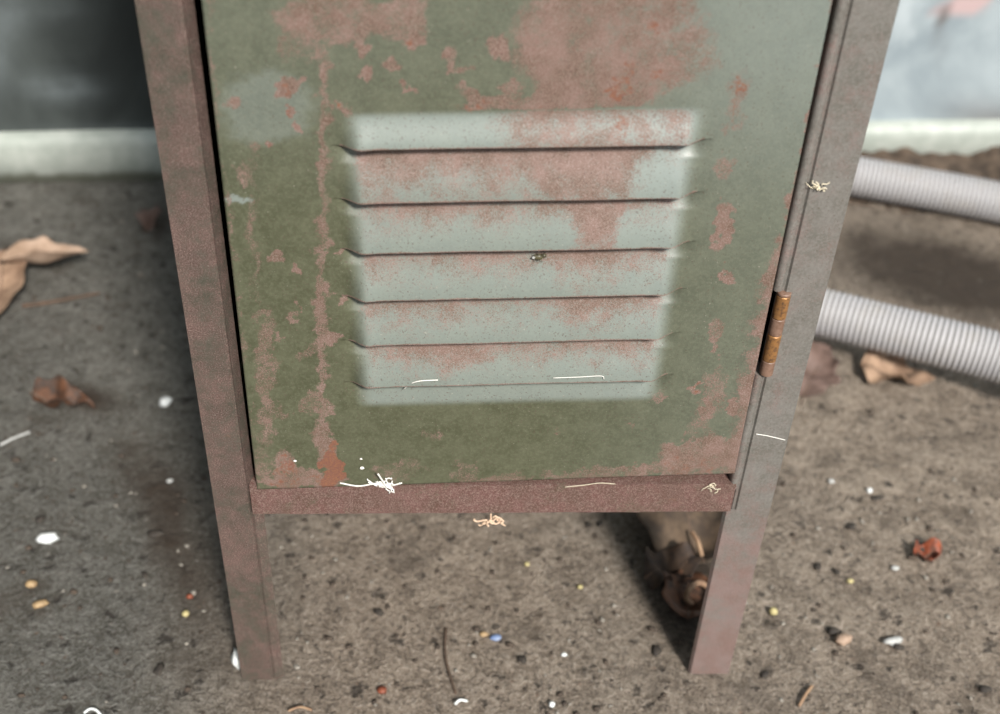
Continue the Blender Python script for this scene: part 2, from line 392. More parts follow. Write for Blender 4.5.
# shell
bm = box(-W+.0014, -W+.0026, .004, DEP-.001, RZ0+.0005, H); o = obj('side_panel', bm, M['panel'], lk)
bm = box(W-.0026, W-.0014, .004, DEP-.001, RZ0+.0005, H); o = obj('side_panel', bm, M['panel'], lk)
obj('back_panel', box(-W+.003, W-.003, DEP-.0035, DEP-.002, RZ0, H), M['panel'], lk)
obj('floor_panel', box(-W+.003, W-.003, .016, DEP-.004, RZ1-.004, RZ1-.0025), M['panel'], lk)
obj('top_panel', box(-W-.001, W+.001, -.002, DEP+.001, H, H+.002), M['panel'], lk)

# door -----------------------------------------------------------------
DL0 = aty(257.5, 488); DL1 = aty(202, 0); DR0 = aty(734, 472); DR1 = aty(831.6, 0)
DTOP = H-.02
def lerpx(a, b, z): t = (z-a[2])/(b[2]-a[2]); return a[0]+(b[0]-a[0])*t
lips_px = [((352, 148), (695, 143)), ((350, 200), (688, 195)), ((352, 249), (681, 243)), ((356, 297), (670, 290)), ((361, 342), (662, 334)), ((364, 384), (656, 376))]
LZ = [(.5*(aty(*a)[2]+aty(*b)[2])) for a, b in lips_px]
TILT = np.mean([(aty(*b)[2]-aty(*a)[2])/(aty(*b)[0]-aty(*a)[0]) for a, b in lips_px])
LX0 = np.mean([aty(*a)[0] for a, b in lips_px]); LX1 = np.mean([aty(*b)[0] for a, b in lips_px])
LX0 -= .0012; LX1 += .0006; LXC = (LX0+LX1)/2
print('lips z', LZ, 'x', LX0, LX1, 'tilt', TILT)
pitch = (LZ[0]-LZ[-1])/5
LZ = [LZ[0]-pitch*i+.0021 for i in range(6)]
TOPZ = aty(525, 109)[2]; BOTZ = aty(510, 401)[2]
OUT, INN = .0052, .0022
nxd = 261
us = np.linspace(0, 1, nxd)
zt = [z for z in np.arange(LZ[-1]-pitch*1.5, TOPZ+.02, .0007)]
zs = sorted(set([round(z, 6) for z in zt if all(abs(z-l) > .0005 for l in LZ)] + [round(l+e, 6) for l in LZ for e in (-.0002, .0002)]
        + list(np.round(np.linspace(DR0[2]-.003, LZ[-1]-pitch*1.5-.0012, 40), 6)) + list(np.round(np.arange(TOPZ+.021, .46, .002), 6)) + list(np.round(np.linspace(.47, DTOP, 30), 6))))
zs = np.array(zs); nz = len(zs)
U, ZV = np.meshgrid(us, zs)
zb = DL0[2]+(DR0[2]-DL0[2])*U                                # slightly skewed bottom edge
wb = smoothstep(DR0[2]+.03, DR0[2]-.003, ZV)
t0 = (ZV-zs[0])/(.04); zrow = np.where(ZV < zs[0]+.04, zb+(zs[0]+.04-zb)*np.clip(t0, 0, 1), ZV)
XL = lerpx(DL0, DL1, zrow); XR = lerpx(DR0, DR1, zrow)
XV = XL+(XR-XL)*U
# louvre height field: work in untilted height q
q = ZV
def louv(x, q):
    d = np.zeros_like(q)
    edges = [TOPZ]+LZ+[BOTZ]
    for i in range(7):
        hi, lo_ = edges[i], edges[i+1]
        m = (q <= hi)&(q > lo_) if i else (q <= hi)&(q > lo_)
        if i == 0: v = OUT*smoothstep(0, 1, (hi-q)/(hi-lo_)*.93+.0)
        elif i < 6: t = (hi-q)/(hi-lo_); v = -INN+(OUT+INN)*(.35*t+.65*t*t*(3-2*t))
        else: v = -INN*(1-smoothstep(0, 1, (hi-q)/(hi-lo_)))
        d = np.where(m, v, d)
    hw = (LX1-LX0)/2; ax = np.abs(x-LXC)
    ep = 1-smoothstep(hw-.0055, hw+.0045, ax); en = 1-smoothstep(hw-.001, hw+.0085, ax)
    scoop = 1+.95*np.exp(-((ax-(hw-.002))/.0065)**2)
    ep = ep*(1+.12*np.exp(-((ax-(hw-.006))/.004)**2))
    return np.where(d > 0, d*ep, d*en*scoop)
D = louv(XV, q)
wob = vnoise(XV, zrow, 12, 4)*.0005
YV = -.0010 - D - wob*.8
zz = zrow + TILT*(XV-LXC)*((ZV > LZ[-1]-pitch)&(ZV < TOPZ+.01))*0.0
# lean louvre rows by the door's slight rotation
wt = smoothstep(LZ[-1]-pitch*1.5, LZ[-1]-pitch*.5, ZV)*(1-smoothstep(TOPZ+.005, TOPZ+.03, ZV))
zz = zrow + TILT*(XV-LXC)*wt
co = np.stack([XV.ravel(), YV.ravel(), zz.ravel()], 1)
sk = np.zeros((nz-1, nxd-1), bool)
for j in range(nz-1):
    if zs[j+1]-zs[j] < .00045:
        for l in LZ:
            if abs((zs[j]+zs[j+1])/2-l) < .0003:
                sk[j] = np.abs(D[j+1, :-1]-D[j, :-1]) > .0012
me = grid_mesh('door', co, nxd, nz)
# wear and painted sheen map of the door, laid out in the photograph's measure of the flat sheet
dd = np.stack([XV, 0*XV, zz], -1)-CAM; k = np.maximum(dd@_f, .05); DPX = 500+F*(dd@RT)/k; DPY = 357-F*(dd@UP)/k
NW = lambda s_, sd: np.array([noise.noise(Vector((a*s_, b*s_, sd))) for a, b in zip(XV.ravel(), zz.ravel())]).reshape(XV.shape)
DPX = DPX + 8*NW(90, 1.5)+6*NW(260, 7.5)+4*NW(600, 2.5); DPY = DPY + 9*NW(90, 4.5)+6*NW(260, 11.5)+4*NW(600, 5.5)
E3 = lambda *a: ell(*a, PX=DPX, PY=DPY)
def band(xa, ya, xb, yb, w_, p):
    L2 = (xb-xa)**2+(yb-ya)**2; t = np.clip(((DPX-xa)*(xb-xa)+(DPY-ya)*(yb-ya))/L2, 0, 1)
    dist = np.hypot(DPX-xa-t*(xb-xa), DPY-ya-t*(yb-ya)); return p*np.exp(-(dist/w_)**4)
def patch(*a):                      # plateau-like patch
    cx, cy, rx, ry, ang, p = a; v = ell(cx, cy, rx, ry, ang, 1., DPX, DPY); return p*smoothstep(.2, .55, v)
rust = np.zeros_like(DPX)
def mx(a): 
    global rust
    rust = np.maximum(rust, a)
mx(band(327, 60, 322, 250, 7, .60)); mx(band(322, 250, 323, 440, 7, .60)); mx(band(323, 435, 331, 480, 9, .7))
mx(band(263, 318, 268, 430, 11, .58)); mx(band(252, 140, 255, 300, 6, .42)); mx(band(262, 430, 262, 480, 14, .40))
for a in [(340, 15, 70, 26, 0, .62), (400, 14, 30, 26, 0, .62), (305, 45, 28, 18, 0, .42), (285, 85, 15, 12, 0, .8), (278, 80, 6, 6, 0, .8), (292, 110, 9, 5, 40, .9), (297, 125, 7, 4, 30, .9), (272, 142, 6, 5, 0, .9), (300, 78, 6, 5, 0, .7), (236, 105, 9, 7, 0, .6),
          (365, 74, 10, 6, -20, .8), (364, 46, 9, 10, 0, .6), (345, 108, 12, 6, 0, .6), (392, 62, 10, 9, 0, .7), (407, 85, 9, 6, 0, .8), (449, 54, 9, 16, 0, .72), (495, 47, 14, 9, 10, .75), (467, 90, 14, 8, 15, .62), (463, 68, 10, 6, 0, .6), (412, 38, 10, 8, 0, .8), (518, 55, 8, 10, 0, .5), (512, 85, 10, 8, 0, .6),
          (612, 42, 108, 66, 0, .66), (560, 68, 0.1, 0.1, 0, 0), (560, 98, 110, 12, -4, .66), (600, 85, 70, 25, 0, .66), (540, 20, 30, 18, 0, .35), (690, 30, 30, 30, 0, .45), (700, 60, 20, 12, 0, .4),
          (276, 260, 10, 7, 25, .75), (298, 272, 8, 5, 30, .8), (300, 305, 5, 7, 0, .7), (293, 318, 6, 6, 0, .6), (280, 333, 5, 5, 0, .6), (333, 337, 9, 7, 0, .75), (305, 352, 16, 6, -20, .5), (310, 400, 12, 12, 0, .5), (340, 248, 6, 4, 0, .7), (339, 303, 6, 4, 0, .7), (247, 172, 9, 12, 0, .45), (282, 411, 8, 6, 0, .5),
          (724, 222, 9, 26, 5, .75), (727, 275, 7, 10, 0, .7), (716, 328, 7, 18, 8, .62), (716, 350, 5, 8, 0, .6), (735, 100, 10, 40, 12, .45), (725, 165, 10, 16, 0, .5), (694, 387, 6, 5, 0, .8), (708, 408, 9, 11, 0, .7), (657, 398, 9, 6, 0, .6), (632, 425, 6, 4, 0, .6), (732, 405, 7, 7, 0, .8), (705, 415, 14, 60, 20, .45),
          (700, 452, 46, 22, -15, .72), (660, 470, 50, 10, 0, .6), (500, 478, 40, 7, 0, .5), (590, 474, 50, 8, 0, .5), (400, 470, 30, 12, 0, .42), (300, 478, 50, 9, 0, .65), (285, 462, 14, 12, 0, .6), (430, 435, 8, 5, 0, .4), (465, 472, 14, 10, 0, .5), (560, 430, 6, 4, 0, .5)]: mx(patch(*a))
ex = np.interp(DPY, [0, 190, 300, 470], [836, 797, 770, 735])
mx(.72*np.exp(-((DPX-ex)/np.interp(DPY, [0, 180, 260, 480], [3, 4, 15, 22]))**2))
exl = np.interp(DPY, [0, 488], [207, 258]); mx(.45*np.exp(-((DPX-exl)/4)**2))
# louvres: rust gathers at the head of each louvre
inl = (np.abs(XV-LXC) < (LX1-LX0)/2+.004)
edges = [TOPZ]+LZ+[BOTZ]; lou = np.zeros_like(DPX)
for i in range(7):
    hi, lo_ = edges[i], edges[i+1]; m = (q <= hi)&(q > lo_); t = (hi-q)/(hi-lo_)
    if i == 0: v = .16+.40*smoothstep(470, 540, DPX)
    elif i == 1: v = .80-.42*t - .5*smoothstep(620, 660, DPX)+.15*smoothstep(.4, .1, t)+ .15*smoothstep(500, 560, DPX)
    elif i == 2: v = .74-.66*t+.45*np.exp(-((DPX-598)/24)**4)+.12*np.exp(-((DPX-545)/6)**2)
    elif i == 6: v = .12+0*t
    else: v = .74-.64*t+.15*np.exp(-((DPX-(440 if i == 5 else 590))/40)**2)
    lou = np.where(m, v, lou)
fe = (1-smoothstep((LX1-LX0)/2-.008, (LX1-LX0)/2+.003, np.abs(XV-LXC)))*smoothstep(TOPZ+.001, TOPZ-.001, q)*smoothstep(BOTZ-.001, BOTZ+.001, q)
rust = rust*(1-fe)+np.minimum(lou, .8)*fe
for l in LZ: rust = np.maximum(rust, inl*.8*np.exp(-((q-l)/.0009)**2))
orange = np.zeros_like(DPX)
for a in [(331, 470, 12, 16, 0, .85), (330, 450, 4, 14, 0, .6), (283, 85, 8, 7, 0, .6), (292, 112, 5, 4, 0, .6), (285, 466, 12, 10, 0, .55), (620, 88, 16, 14, -30, .6), (655, 30, 10, 12, 0, .55), (628, 70, 10, 20, 30, .5), (660, 80, 14, 8, 0, .45), (736, 95, 3, 30, 12, .6), (272, 142, 3, 3, 0, .6), (500, 104, 60, 5, 0, .45), (690, 465, 30, 12, 0, .45), (694, 387, 4, 3, 0, .7), (406, 38, 6, 4, 0, .6), (340, 107, 4, 3, 0, .7), (620, 125, 10, 15, 0, .55), (300, 480, 40, 5, 0, .5)]:
    orange = np.maximum(orange, patch(*a))
fade_sheen = .26*smoothstep(300, 0, DPY)*smoothstep(450, 800, DPX)+.16*smoothstep(250, 0, DPY)+.2*smoothstep(500, 800, DPX)  # paler toward the top and the right side
fe = (1-smoothstep((LX1-LX0)/2-.008, (LX1-LX0)/2+.003, np.abs(XV-LXC)))*smoothstep(TOPZ+.001, TOPZ-.003, q)*smoothstep(BOTZ-.002, BOTZ+.003, q)
fade_sheen = fade_sheen + patch(270, 105, 46, 36, 0, .28) + .62*fe+patch(238, 203, 14, 4, -5, .7)  # louvre term is sky sheen painted in; patches are faded paint
set_attr(me, 'rust', rust.ravel()); set_attr(me, 'orange', orange.ravel()); set_attr(me, 'fade_sheen', np.clip(fade_sheen, 0, 1).ravel())
door = obj('door', me, M['door'], lk, smooth=True, label='green louvred door with pink rust patches')
me.set_sharp_from_angle(angle=math.radians(50))
s_ = door.modifiers.new('s', 'SOLIDIFY'); s_.thickness = .0008; s_.offset = -1
# make sure the sheet faces the viewer side
me.update()
if me.polygons[0].normal.y > 0: me.flip_normals()
# folded edges of the door
bm = bmesh.new()
for (a, b, s) in ((DL0, DL1, 1), (DR0, DR1, -1)):
    za, zb_ = a[2]+.0003, DTOP; xa = a[0]; xb = lerpx(a, b, zb_)
    vs = [bm.verts.new(p) for p in ((xa, -.0002, za), (xa, .0135, za), (xb, .0135, zb_), (xb, -.0002, zb_), (xa+s*.001, -.0002, za), (xa+s*.001, .0135, za), (xb+s*.001, .0135, zb_), (xb+s*.001, -.0002, zb_))]
    for f in ((0, 1, 2, 3), (7, 6, 5, 4), (0, 4, 5, 1), (1, 5, 6, 2), (2, 6, 7, 3), (3, 7, 4, 0)): bm.faces.new([vs[i] for i in f])
a, b = DL0, DR0
vs = [bm.verts.new(p) for p in ((a[0], -.0002, a[2]), (b[0], -.0002, b[2]), (b[0], .0125, b[2]), (a[0], .0125, a[2]), (a[0], -.0002, a[2]+.001), (b[0], -.0002, b[2]+.001), (b[0], .0125, b[2]+.001), (a[0], .0125, a[2]+.001))]
for f in ((0, 3, 2, 1), (4, 5, 6, 7), (0, 1, 5, 4), (1, 2, 6, 5), (2, 3, 7, 6), (3, 0, 4, 7)): bm.faces.new([vs[i] for i in f])
bmesh.ops.recalc_face_normals(bm, faces=bm.faces)
obj('folded_edge', bm, M['post_left'], door)

# hinge
def cyl(x, y, z0, z1, r, seg=28, bev=.0004):
    bm = bmesh.new(); rings = []
    for zz_, rr in ((z0, r-bev), (z0+bev, r), (z1-bev, r), (z1, r-bev)):
        rings.append([bm.verts.new((x+rr*math.cos(2*math.pi*i/seg), y+rr*math.sin(2*math.pi*i/seg), zz_)) for i in range(seg)])
    for a, b in zip(rings, rings[1:]):
        for i in range(seg): bm.faces.new((a[i], a[(i+1) % seg], b[(i+1) % seg], b[i]))
    bm.faces.new(rings[0][::-1]); bm.faces.new(rings[-1]); return bm
hx = aty(775, 335)[0]; hl = hz1-hz0
hing = obj('hinge', box(hx+.0028, hx+.0062, .0035, .0050, hz0-.001, hz1+.006), M['barrel'], lk)
cuts = [0, .18, .50, .70, .965, 1.0]
for i in range(5):
    mt = [M['barrel'], M['copper'], M['barrel'], M['copper'], M['barrel']][i]
    obj('knuckle', cyl(hx, .0005, hz0+hl*cuts[i]+.00015, hz0+hl*cuts[i+1]-.0001, .0034, bev=.0003), mt, hing, smooth=False,
        label='worn copper-coloured knuckle' if mt is M['copper'] else None)

# ---------------------------------------------------------------- hoses
def hose(name, pts_px, rad, label, ext=None):
    P = [Vector(atz(px, py, z)) for px, py, z in pts_px]
    P = (ext[0] if ext else [])+P+(ext[1] if ext else [])
    # Catmull-Rom then even resampling
    fine = []
    Q = [P[0]*2-P[1]]+P+[P[-1]*2-P[-2]]
    for i in range(1, len(Q)-2):
        for s in range(40):
            t = s/40; a, b, c_, d_ = Q[i-1:i+3]
            fine.append(.5*((2*b)+(c_-a)*t+(2*a-5*b+4*c_-d_)*t*t+(3*b-a-3*c_+d_)*t**3))
    fine.append(P[-1]); acc = [0]
    for a, b in zip(fine, fine[1:]): acc.append(acc[-1]+(b-a).length)
    pit = .0046; sub = 6; n = int(acc[-1]/pit*sub); out = []; j = 0
    for i in range(n):
        s = acc[-1]*i/(n-1)
        while j < len(acc)-2 and acc[j+1] < s: j += 1
        t = (s-acc[j])/max(1e-9, acc[j+1]-acc[j]); out.append(fine[j].lerp(fine[j+1], t))
    rid = [(.5-.5*math.cos(2*math.pi*i/sub)) for i in range(n)]
    prof = [rad-.0020+.0020*r**.6 for r in rid]
    bm = tube(out, 1, 28, prof=prof)
    me = bpy.data.meshes.new(name); bm.to_mesh(me); bm.free()
    set_attr(me, 'ridge', np.repeat(np.array(rid), 28))
    return tag(obj(name, me, M['hose'], smooth=True), label, 'hose')
def pz(px, py, z): return Vector(atz(px, py, z))
hose('corrugated_hose', [(620, 274, .024), (700, 287, .028), (760, 300, .032), (820, 312, .036), (880, 327, .038), (940, 342, .040), (1000, 358, .040), (1080, 386, .040), (1200, 425, .036), (1400, 500, .0195)], .0205,
     'nearer grey corrugated hose resting over a dry leaf right of the locker')
hose('corrugated_hose', [(700, 152, .0215), (780, 163, .0215), (860, 177, .0215), (910, 186, .0215), (960, 195, .0215), (1000, 203, .0215), (1080, 220, .0215), (1200, 248, .0215), (1400, 296, .0215)], .0205,
     'farther grey corrugated hose lying below the pale back wall')

# ---------------------------------------------------------------- leaves
def leaf_mesh(Lg, Wd, lobes, curl, seed, fold=.0, cup=0.0, crumple=.15):
    """leaf blade along +X from 0..Lg with lobed outline, folded on its midrib and curled"""
    nu, nv = 42, 22; bm = bmesh.new(); G = []
    for i in range(nu+1):
        u = i/nu; hw = math.sin(math.pi*min(1, u**.75))**.8*(1+.45*lobes*math.cos(u*math.pi*6+seed))*Wd/2*(1-.25*u)
        hw = max(hw, .0004); row = []
        for j in range(nv+1):
            v = j/nv*2-1; x = u*Lg + abs(v)*lobes*Lg*.10*math.sin(u*9+seed); y = v*hw
            z = fold*abs(y)+cup*(y/(Wd/2))**2*Wd*.5
            z += Lg*crumple*noise.noise(Vector((x/Lg*3.2, y/Lg*3.2, seed*5.1)))*.6 + .0015*math.sin(u*28-abs(v)*5)*abs(v)*.4
            a = curl*(x/Lg-.4); z += Lg*.5*a*a*(1 if curl > 0 else -1)
            row.append(bm.verts.new((x, y, z)))
        G.append(row)
    for i in range(nu):
        for j in range(nv): bm.faces.new((G[i][j], G[i+1][j], G[i+1][j+1], G[i][j+1]))
    return bm
def leaf(name, px, py, Lg, Wd, rot, mat, label, lobes=.5, curl=.9, seed=1, fold=.3, cup=.3, tilt=(0, 0), crumple=.25, stem=.35, lift=.0, cat='leaf'):
    p = atz(px, py)
    root = empty(name, (p[0], p[1], 0), label, cat)
    R_ = Matrix.Rotation(math.radians(rot), 4, 'Z') @ Matrix.Rotation(math.radians(tilt[0]), 4, 'X') @ Matrix.Rotation(math.radians(tilt[1]), 4, 'Y')
    bm = leaf_mesh(Lg, Wd, lobes, curl, seed, fold, cup, crumple)
    bmesh.ops.translate(bm, verts=bm.verts, vec=(-Lg/2, 0, 0)); bmesh.ops.transform(bm, matrix=R_, verts=bm.verts)
    mz_ = min(v.co.z for v in bm.verts); off = Vector((p[0], p[1], -mz_-.0008+lift)); bmesh.ops.translate(bm, verts=bm.verts, vec=off)
    b = obj('blade', bm, mat, root, smooth=True); s = b.modifiers.new('s', 'SOLIDIFY'); s.thickness = .0005
    # midrib and stalk
    pts = []
    for i in range(14):
        u = -stem+i/13*(stem+.85); x = u*Lg; a = curl*(x/Lg-.4); uu = max(u, 0)
        z = Lg*crumple*noise.noise(Vector((max(x, 0)/Lg*3.2, 0, seed*5.1)))*.6+Lg*.5*a*a*(1 if curl > 0 else -1)-.0003
        if u < 0: a0 = curl*(-.4); z = Lg*crumple*noise.noise(Vector((0, 0, seed*5.1)))*.6+Lg*.5*a0*a0*(1 if curl > 0 else -1) + u*Lg*.15
        pts.append(R_ @ Vector((x-Lg/2, Lg*.03*math.sin(u*5) if u < 0 else 0, z))+off)
    obj('stalk', tube(pts, lambda t: .0011*(1-.7*t), 6), M['stem'], root, smooth=True)
    return root
leaf('dead_leaf', 3, 300, .100, .050, -82, M['leaf_tan'], 'large curled tan leaf at the left edge of the picture', seed=2.0, curl=.5, fold=.25, lobes=.2, stem=.05, lift=.010, tilt=(0, 6), crumple=.12)
leaf('dead_leaf', 52, 282, .072, .040, 6, M['leaf_pale'], 'pale pointed tan leaf overlapping the large leaf at far left', seed=4.0, curl=.4, fold=.5, crumple=.12, lobes=.12, lift=.022, tilt=(-14, -4), stem=.05)
leaf('dead_leaf', 66, 408, .050, .026, -12, M['leaf_rust'], 'crumpled rusty orange leaf lying left of the locker', seed=6.2, curl=.9, fold=.8, crumple=.7, lobes=.2, stem=.05)
leaf('dead_leaf', 152, 222, .036, .020, 80, M['leaf_dark'], 'small dull leaf near the left end of the pale skirting', seed=8.2, curl=.9, fold=.7, crumple=.45, stem=.1)
leaf('dead_leaf', 896, 378, .060, .046, -15, M['leaf_tan'], 'crumpled tan leaf under the nearer hose', seed=3.3, curl=.45, fold=.15, crumple=.30, lobes=.3, stem=.0)
leaf('dead_leaf', 815, 372, .070, .044, 60, M['leaf_dark'], 'dark flattened leaf beside the hinge-side post', seed=5.4, curl=.4, fold=.2, crumple=.3, lobes=.3, stem=.4)
leaf('dead_leaf', 927, 556, .024, .018, 20, M['leaf_red'], 'small bright red-orange leaf scrap on the right floor', seed=7.1, curl=.8, fold=.5, crumple=.5, lobes=.2, stem=.0)
leaf('dead_leaf', 690, 600, .055, .045, 75, M['leaf_rust'], 'dark brown curled leaf tucked behind the right leg', seed=9.1, curl=.9, fold=.4, crumple=.5, stem=.0, lobes=.2)
leaf('dead_leaf', 684, 520, .100, .085, 95, M['leaf_brown'], 'broad pale brown leaf under the right end of the rail', seed=11.1, curl=.5, fold=.25, crumple=.3, stem=.0, lobes=.12)
leaf('dead_leaf', 672, 578, .045, .034, 20, M['leaf_scrap'], 'dark broken leaf scrap between the pale brown leaf and the right leg', seed=15.1, curl=.6, fold=.3, crumple=.6, stem=.0, lobes=.3)
leaf('dead_leaf', 955, 150, .050, .022, 5, M['leaf_rust'], 'brown leaf litter against the skirting behind the farther hose', seed=12.1, curl=.7, fold=.4, crumple=.5, stem=.0)
leaf('dead_leaf', 895, 146, .045, .022, -10, M['leaf_rust'], 'orange-brown leaf between the locker and the skirting at right', seed=13.7, curl=.7, fold=.4, crumple=.5, stem=.0)

# ---------------------------------------------------------------- twigs and roots
def strand(name, pts, rad, mat, label, cat):
    P = [Vector(p) for p in pts]; out = []
    Q = [P[0]*2-P[1]]+P+[P[-1]*2-P[-2]]
    for i in range(1, len(Q)-2):
        for s in range(8):
            t = s/8; a, b, c_, d_ = Q[i-1:i+3]; out.append(.5*((2*b)+(c_-a)*t+(2*a-5*b+4*c_-d_)*t*t+(3*b-a-3*c_+d_)*t**3))
    out.append(P[-1])
    return tag(obj(name, tube(out, rad, 7), mat, smooth=True), label, cat)
g = lambda px, py, z=.0015: atz(px, py, z)
strand('twig', [g(22, 306), g(45, 303), g(68, 299), g(100, 293)], lambda t: .0022*(1-.4*t), M['stem'], 'thin straight brown twig beside the tan leaves at far left', 'twig')
strand('twig', [g(446, 628, .001), g(445, 652, .001), g(449, 672, .001), g(456, 694, .001)], lambda t: .0009*(1-.3*t), M['stem'], 'fine dark twig on the floor below the locker rail', 'twig')
strand('twig', [g(812, 686, .001), g(806, 694, .002), g(799, 706, .001)], .0011, M['root'], 'short pale straw at the bottom right of the floor', 'twig')
strand('curled_root', [g(712, 590, .004), g(700, 583, .014), g(690, 588, .016), g(686, 598, .008), g(692, 604, .003)], .0020, M['root'], 'hooked tan root curling out behind the right leg', 'root')
strand('curled_root', [g(692, 532, .012), g(698, 542, .012), g(703, 560, .004)], lambda t: .0016, M['root'], 'thin pale root standing just under the rail at right', 'root')
strand('curled_flake', [g(84, 713, .001), g(90, 709, .002), g(96, 710, .002), g(101, 715, .001)], .0008, M['white'], 'white curled shaving at the bottom edge on the left', 'shaving')
strand('curled_flake', [g(455, 704, .001), g(460, 700, .003), g(467, 701, .001)], .0009, M['white'], 'tiny white curl at the end of the fine twig', 'shaving')
strand('curled_flake', [g(288, 711, .001), g(300, 707, .002), g(312, 710, .001)], .0008, M['root'], 'thin tan curl on the floor below the left leg', 'shaving')
strand('thin_fibre', [g(0, 445, .001), g(14, 438, .002), g(30, 432, .001)], .0010, M['pale_grey'], 'pale thread on the floor at the left edge below the orange leaf', 'thread')

# ---------------------------------------------------------------- chips, seeds, crumbs that can be counted
def chip(name, px, py, w_, d_, h_, mat, label, cat, rot=0, seed=1, rough=.4, z=0.0):
    p = atz(px, py, z); s = .5
    o = obj(name, blob((0, 0, 0), (w_*s, d_*s, h_*s), seed, rough=rough, rotz=math.radians(rot)), M[mat], smooth=True)
    mz_ = min(v.co.z for v in o.data.vertices)
    for v in o.data.vertices: v.co.z -= mz_+.0006
    o.location = (p[0], p[1], z); return tag(o, label, cat)
chip('paint_chip', 48, 540, .015, .009, .006, 'white', 'bright white oval chip on the floor far left of the left leg', 'chip', 5, 1)
chip('paint_chip', 166, 404, .011, .008, .007, 'white', 'small white chip beside the left post', 'chip', 40, 2)
chip('paint_chip', 237, 662, .006, .014, .008, 'white', 'ragged white flake against the foot of the left leg', 'flake', 10, 3, .8)
chip('paint_chip', 893, 642, .014, .006, .004, 'pale_grey', 'pale grey flat flake below the red leaf scrap', 'flake', 10, 4, .5)
chip('paint_chip', 869, 492, .0045, .0045, .004, 'white', 'tiny white bead beside a dark crumb on the right floor', 'chip', 0, 5)
chip('paint_chip', 831, 482, .005, .004, .003, 'pale_grey', 'tiny bluish-white speck right of the right post', 'chip', 0, 6)
chip('paint_chip', 552, 705, .004, .004, .003, 'white', 'tiny white speck at the bottom middle of the floor', 'chip', 0, 7)
chip('paint_chip', 564, 655, .004, .003, .002, 'white', 'tiny white speck left of the right leg foot', 'chip', 0, 8)
chip('paint_chip', 170, 482, .005, .004, .003, 'pale_grey', 'pale speck left of the left post at rail height', 'chip', 0, 9)
chip('seed', 32, 586, .008, .006, .005, 'seed', 'upper tan seed of the pair at the left', 'seed', 0, 10, .2)
chip('seed', 41, 606, .011, .006, .005, 'seed', 'lower tan seed of the pair at the left', 'seed', 20, 11, .3)
chip('seed', 773, 613, .006, .006, .005, 'yellow', 'yellow seed right of the right leg foot', 'seed', 0, 12, .2)
chip('seed', 843, 642, .012, .009, .006, 'leaf_pale', 'pale tan husk on the lower right floor', 'husk', 30, 13, .6)
chip('seed', 850, 582, .005, .004, .003, 'yellow', 'small yellowish grain above the pale tan husk', 'seed', 0, 14, .2)
chip('seed', 895, 569, .006, .004, .003, 'pale_grey', 'pale grain just left of the red leaf scrap', 'seed', 0, 15, .3)
chip('seed', 580, 588, .004, .0035, .003, 'yellow', 'small yellow grain under the middle of the rail', 'seed', 0, 16, .2)
chip('seed', 527, 565, .004, .0035, .003, 'yellow', 'yellow grain below the beige tuft', 'seed', 0, 17, .2)
chip('seed', 382, 692, .006, .006, .004, 'leaf_red', 'reddish grain on the floor right of the left leg', 'seed', 0, 18, .4)
chip('seed', 186, 615, .005, .005, .004, 'yellow', 'pale yellow grain left of the left leg', 'seed', 0, 19, .2)
chip('seed', 190, 598, .005, .004, .004, 'leaf_red', 'dull red grain left of the left leg', 'seed', 0, 20, .2)
chip('plastic_chip', 496, 638, .008, .005, .003, 'blue', 'small blue chip on the floor below the rail', 'chip', 10, 21, .4)
chip('seed', 484, 635, .006, .004, .003, 'seed', 'tan grain beside the blue chip', 'seed', 0, 22, .3)
dark = [(876, 499, 7, 'beside the tiny white bead on the right floor'), (851, 527, 8, 'right of the right post below the white bead'), (818, 567, 7, 'right of the right leg at mid height'), (836, 572, 6, 'next to the small yellowish grain'), (921, 548, 10, 'behind the red leaf scrap'), (833, 632, 9, 'behind the pale tan husk'), (765, 675, 6, 'near the foot of the right leg'), (656, 651, 8, 'just left of the right leg foot'), (522, 660, 7, 'between the blue chip and the right leg'), (379, 612, 7, 'midway between the two front legs'), (156, 535, 11, 'left of the left leg in its shadow'), (40, 520, 8, 'behind the bright white oval chip'), (160, 670, 9, 'below left of the left leg'), (145, 575, 6, 'left of the dull red grain'), (898, 647, 7, 'in front of the pale grey flat flake'), (985, 690, 8, 'at the bottom right corner'), (600, 524, 6, 'under the rail right of centre'), (588, 525, 5, 'under the rail just left of another crumb')]
# loose dirt swept up against the skirting on the right
dx = np.linspace(.12, 1.3, 200); dv = np.linspace(0, 1, 24); A, B = np.meshgrid(dx, dv)
hgt = .024+.010*vnoise(A, 0*A, 9, 3); wid = .085+.02*vnoise(A, 0*A, 14, 6)
DZ = hgt*(1-B)**1.6*smoothstep(.12, .2, A)-.002+.003*vnoise(A, B*.09, 70, 8)*(1-B); DY = wy(A)-.013-B*wid
me = grid_mesh('dirt_drift', np.stack([A.ravel(), DY.ravel(), DZ.ravel()], 1), 200, 24); 
o = obj('dirt_drift', me, M['soil'], smooth=True)
if me.polygons[0].normal.z < 0: me.flip_normals()
tag(o, 'brown drift of loose dirt along the skirting at right', 'dirt', kind='stuff')
for i, (px, py, s, w_) in enumerate(dark):
    s *= .0007; chip('soil_crumb', px, py, s*1.5, s, s*.5, 'black', 'dark crumb '+w_, 'crumb', i*37, 30+i, .6)['group'] = 'dark crumbs on the floor'
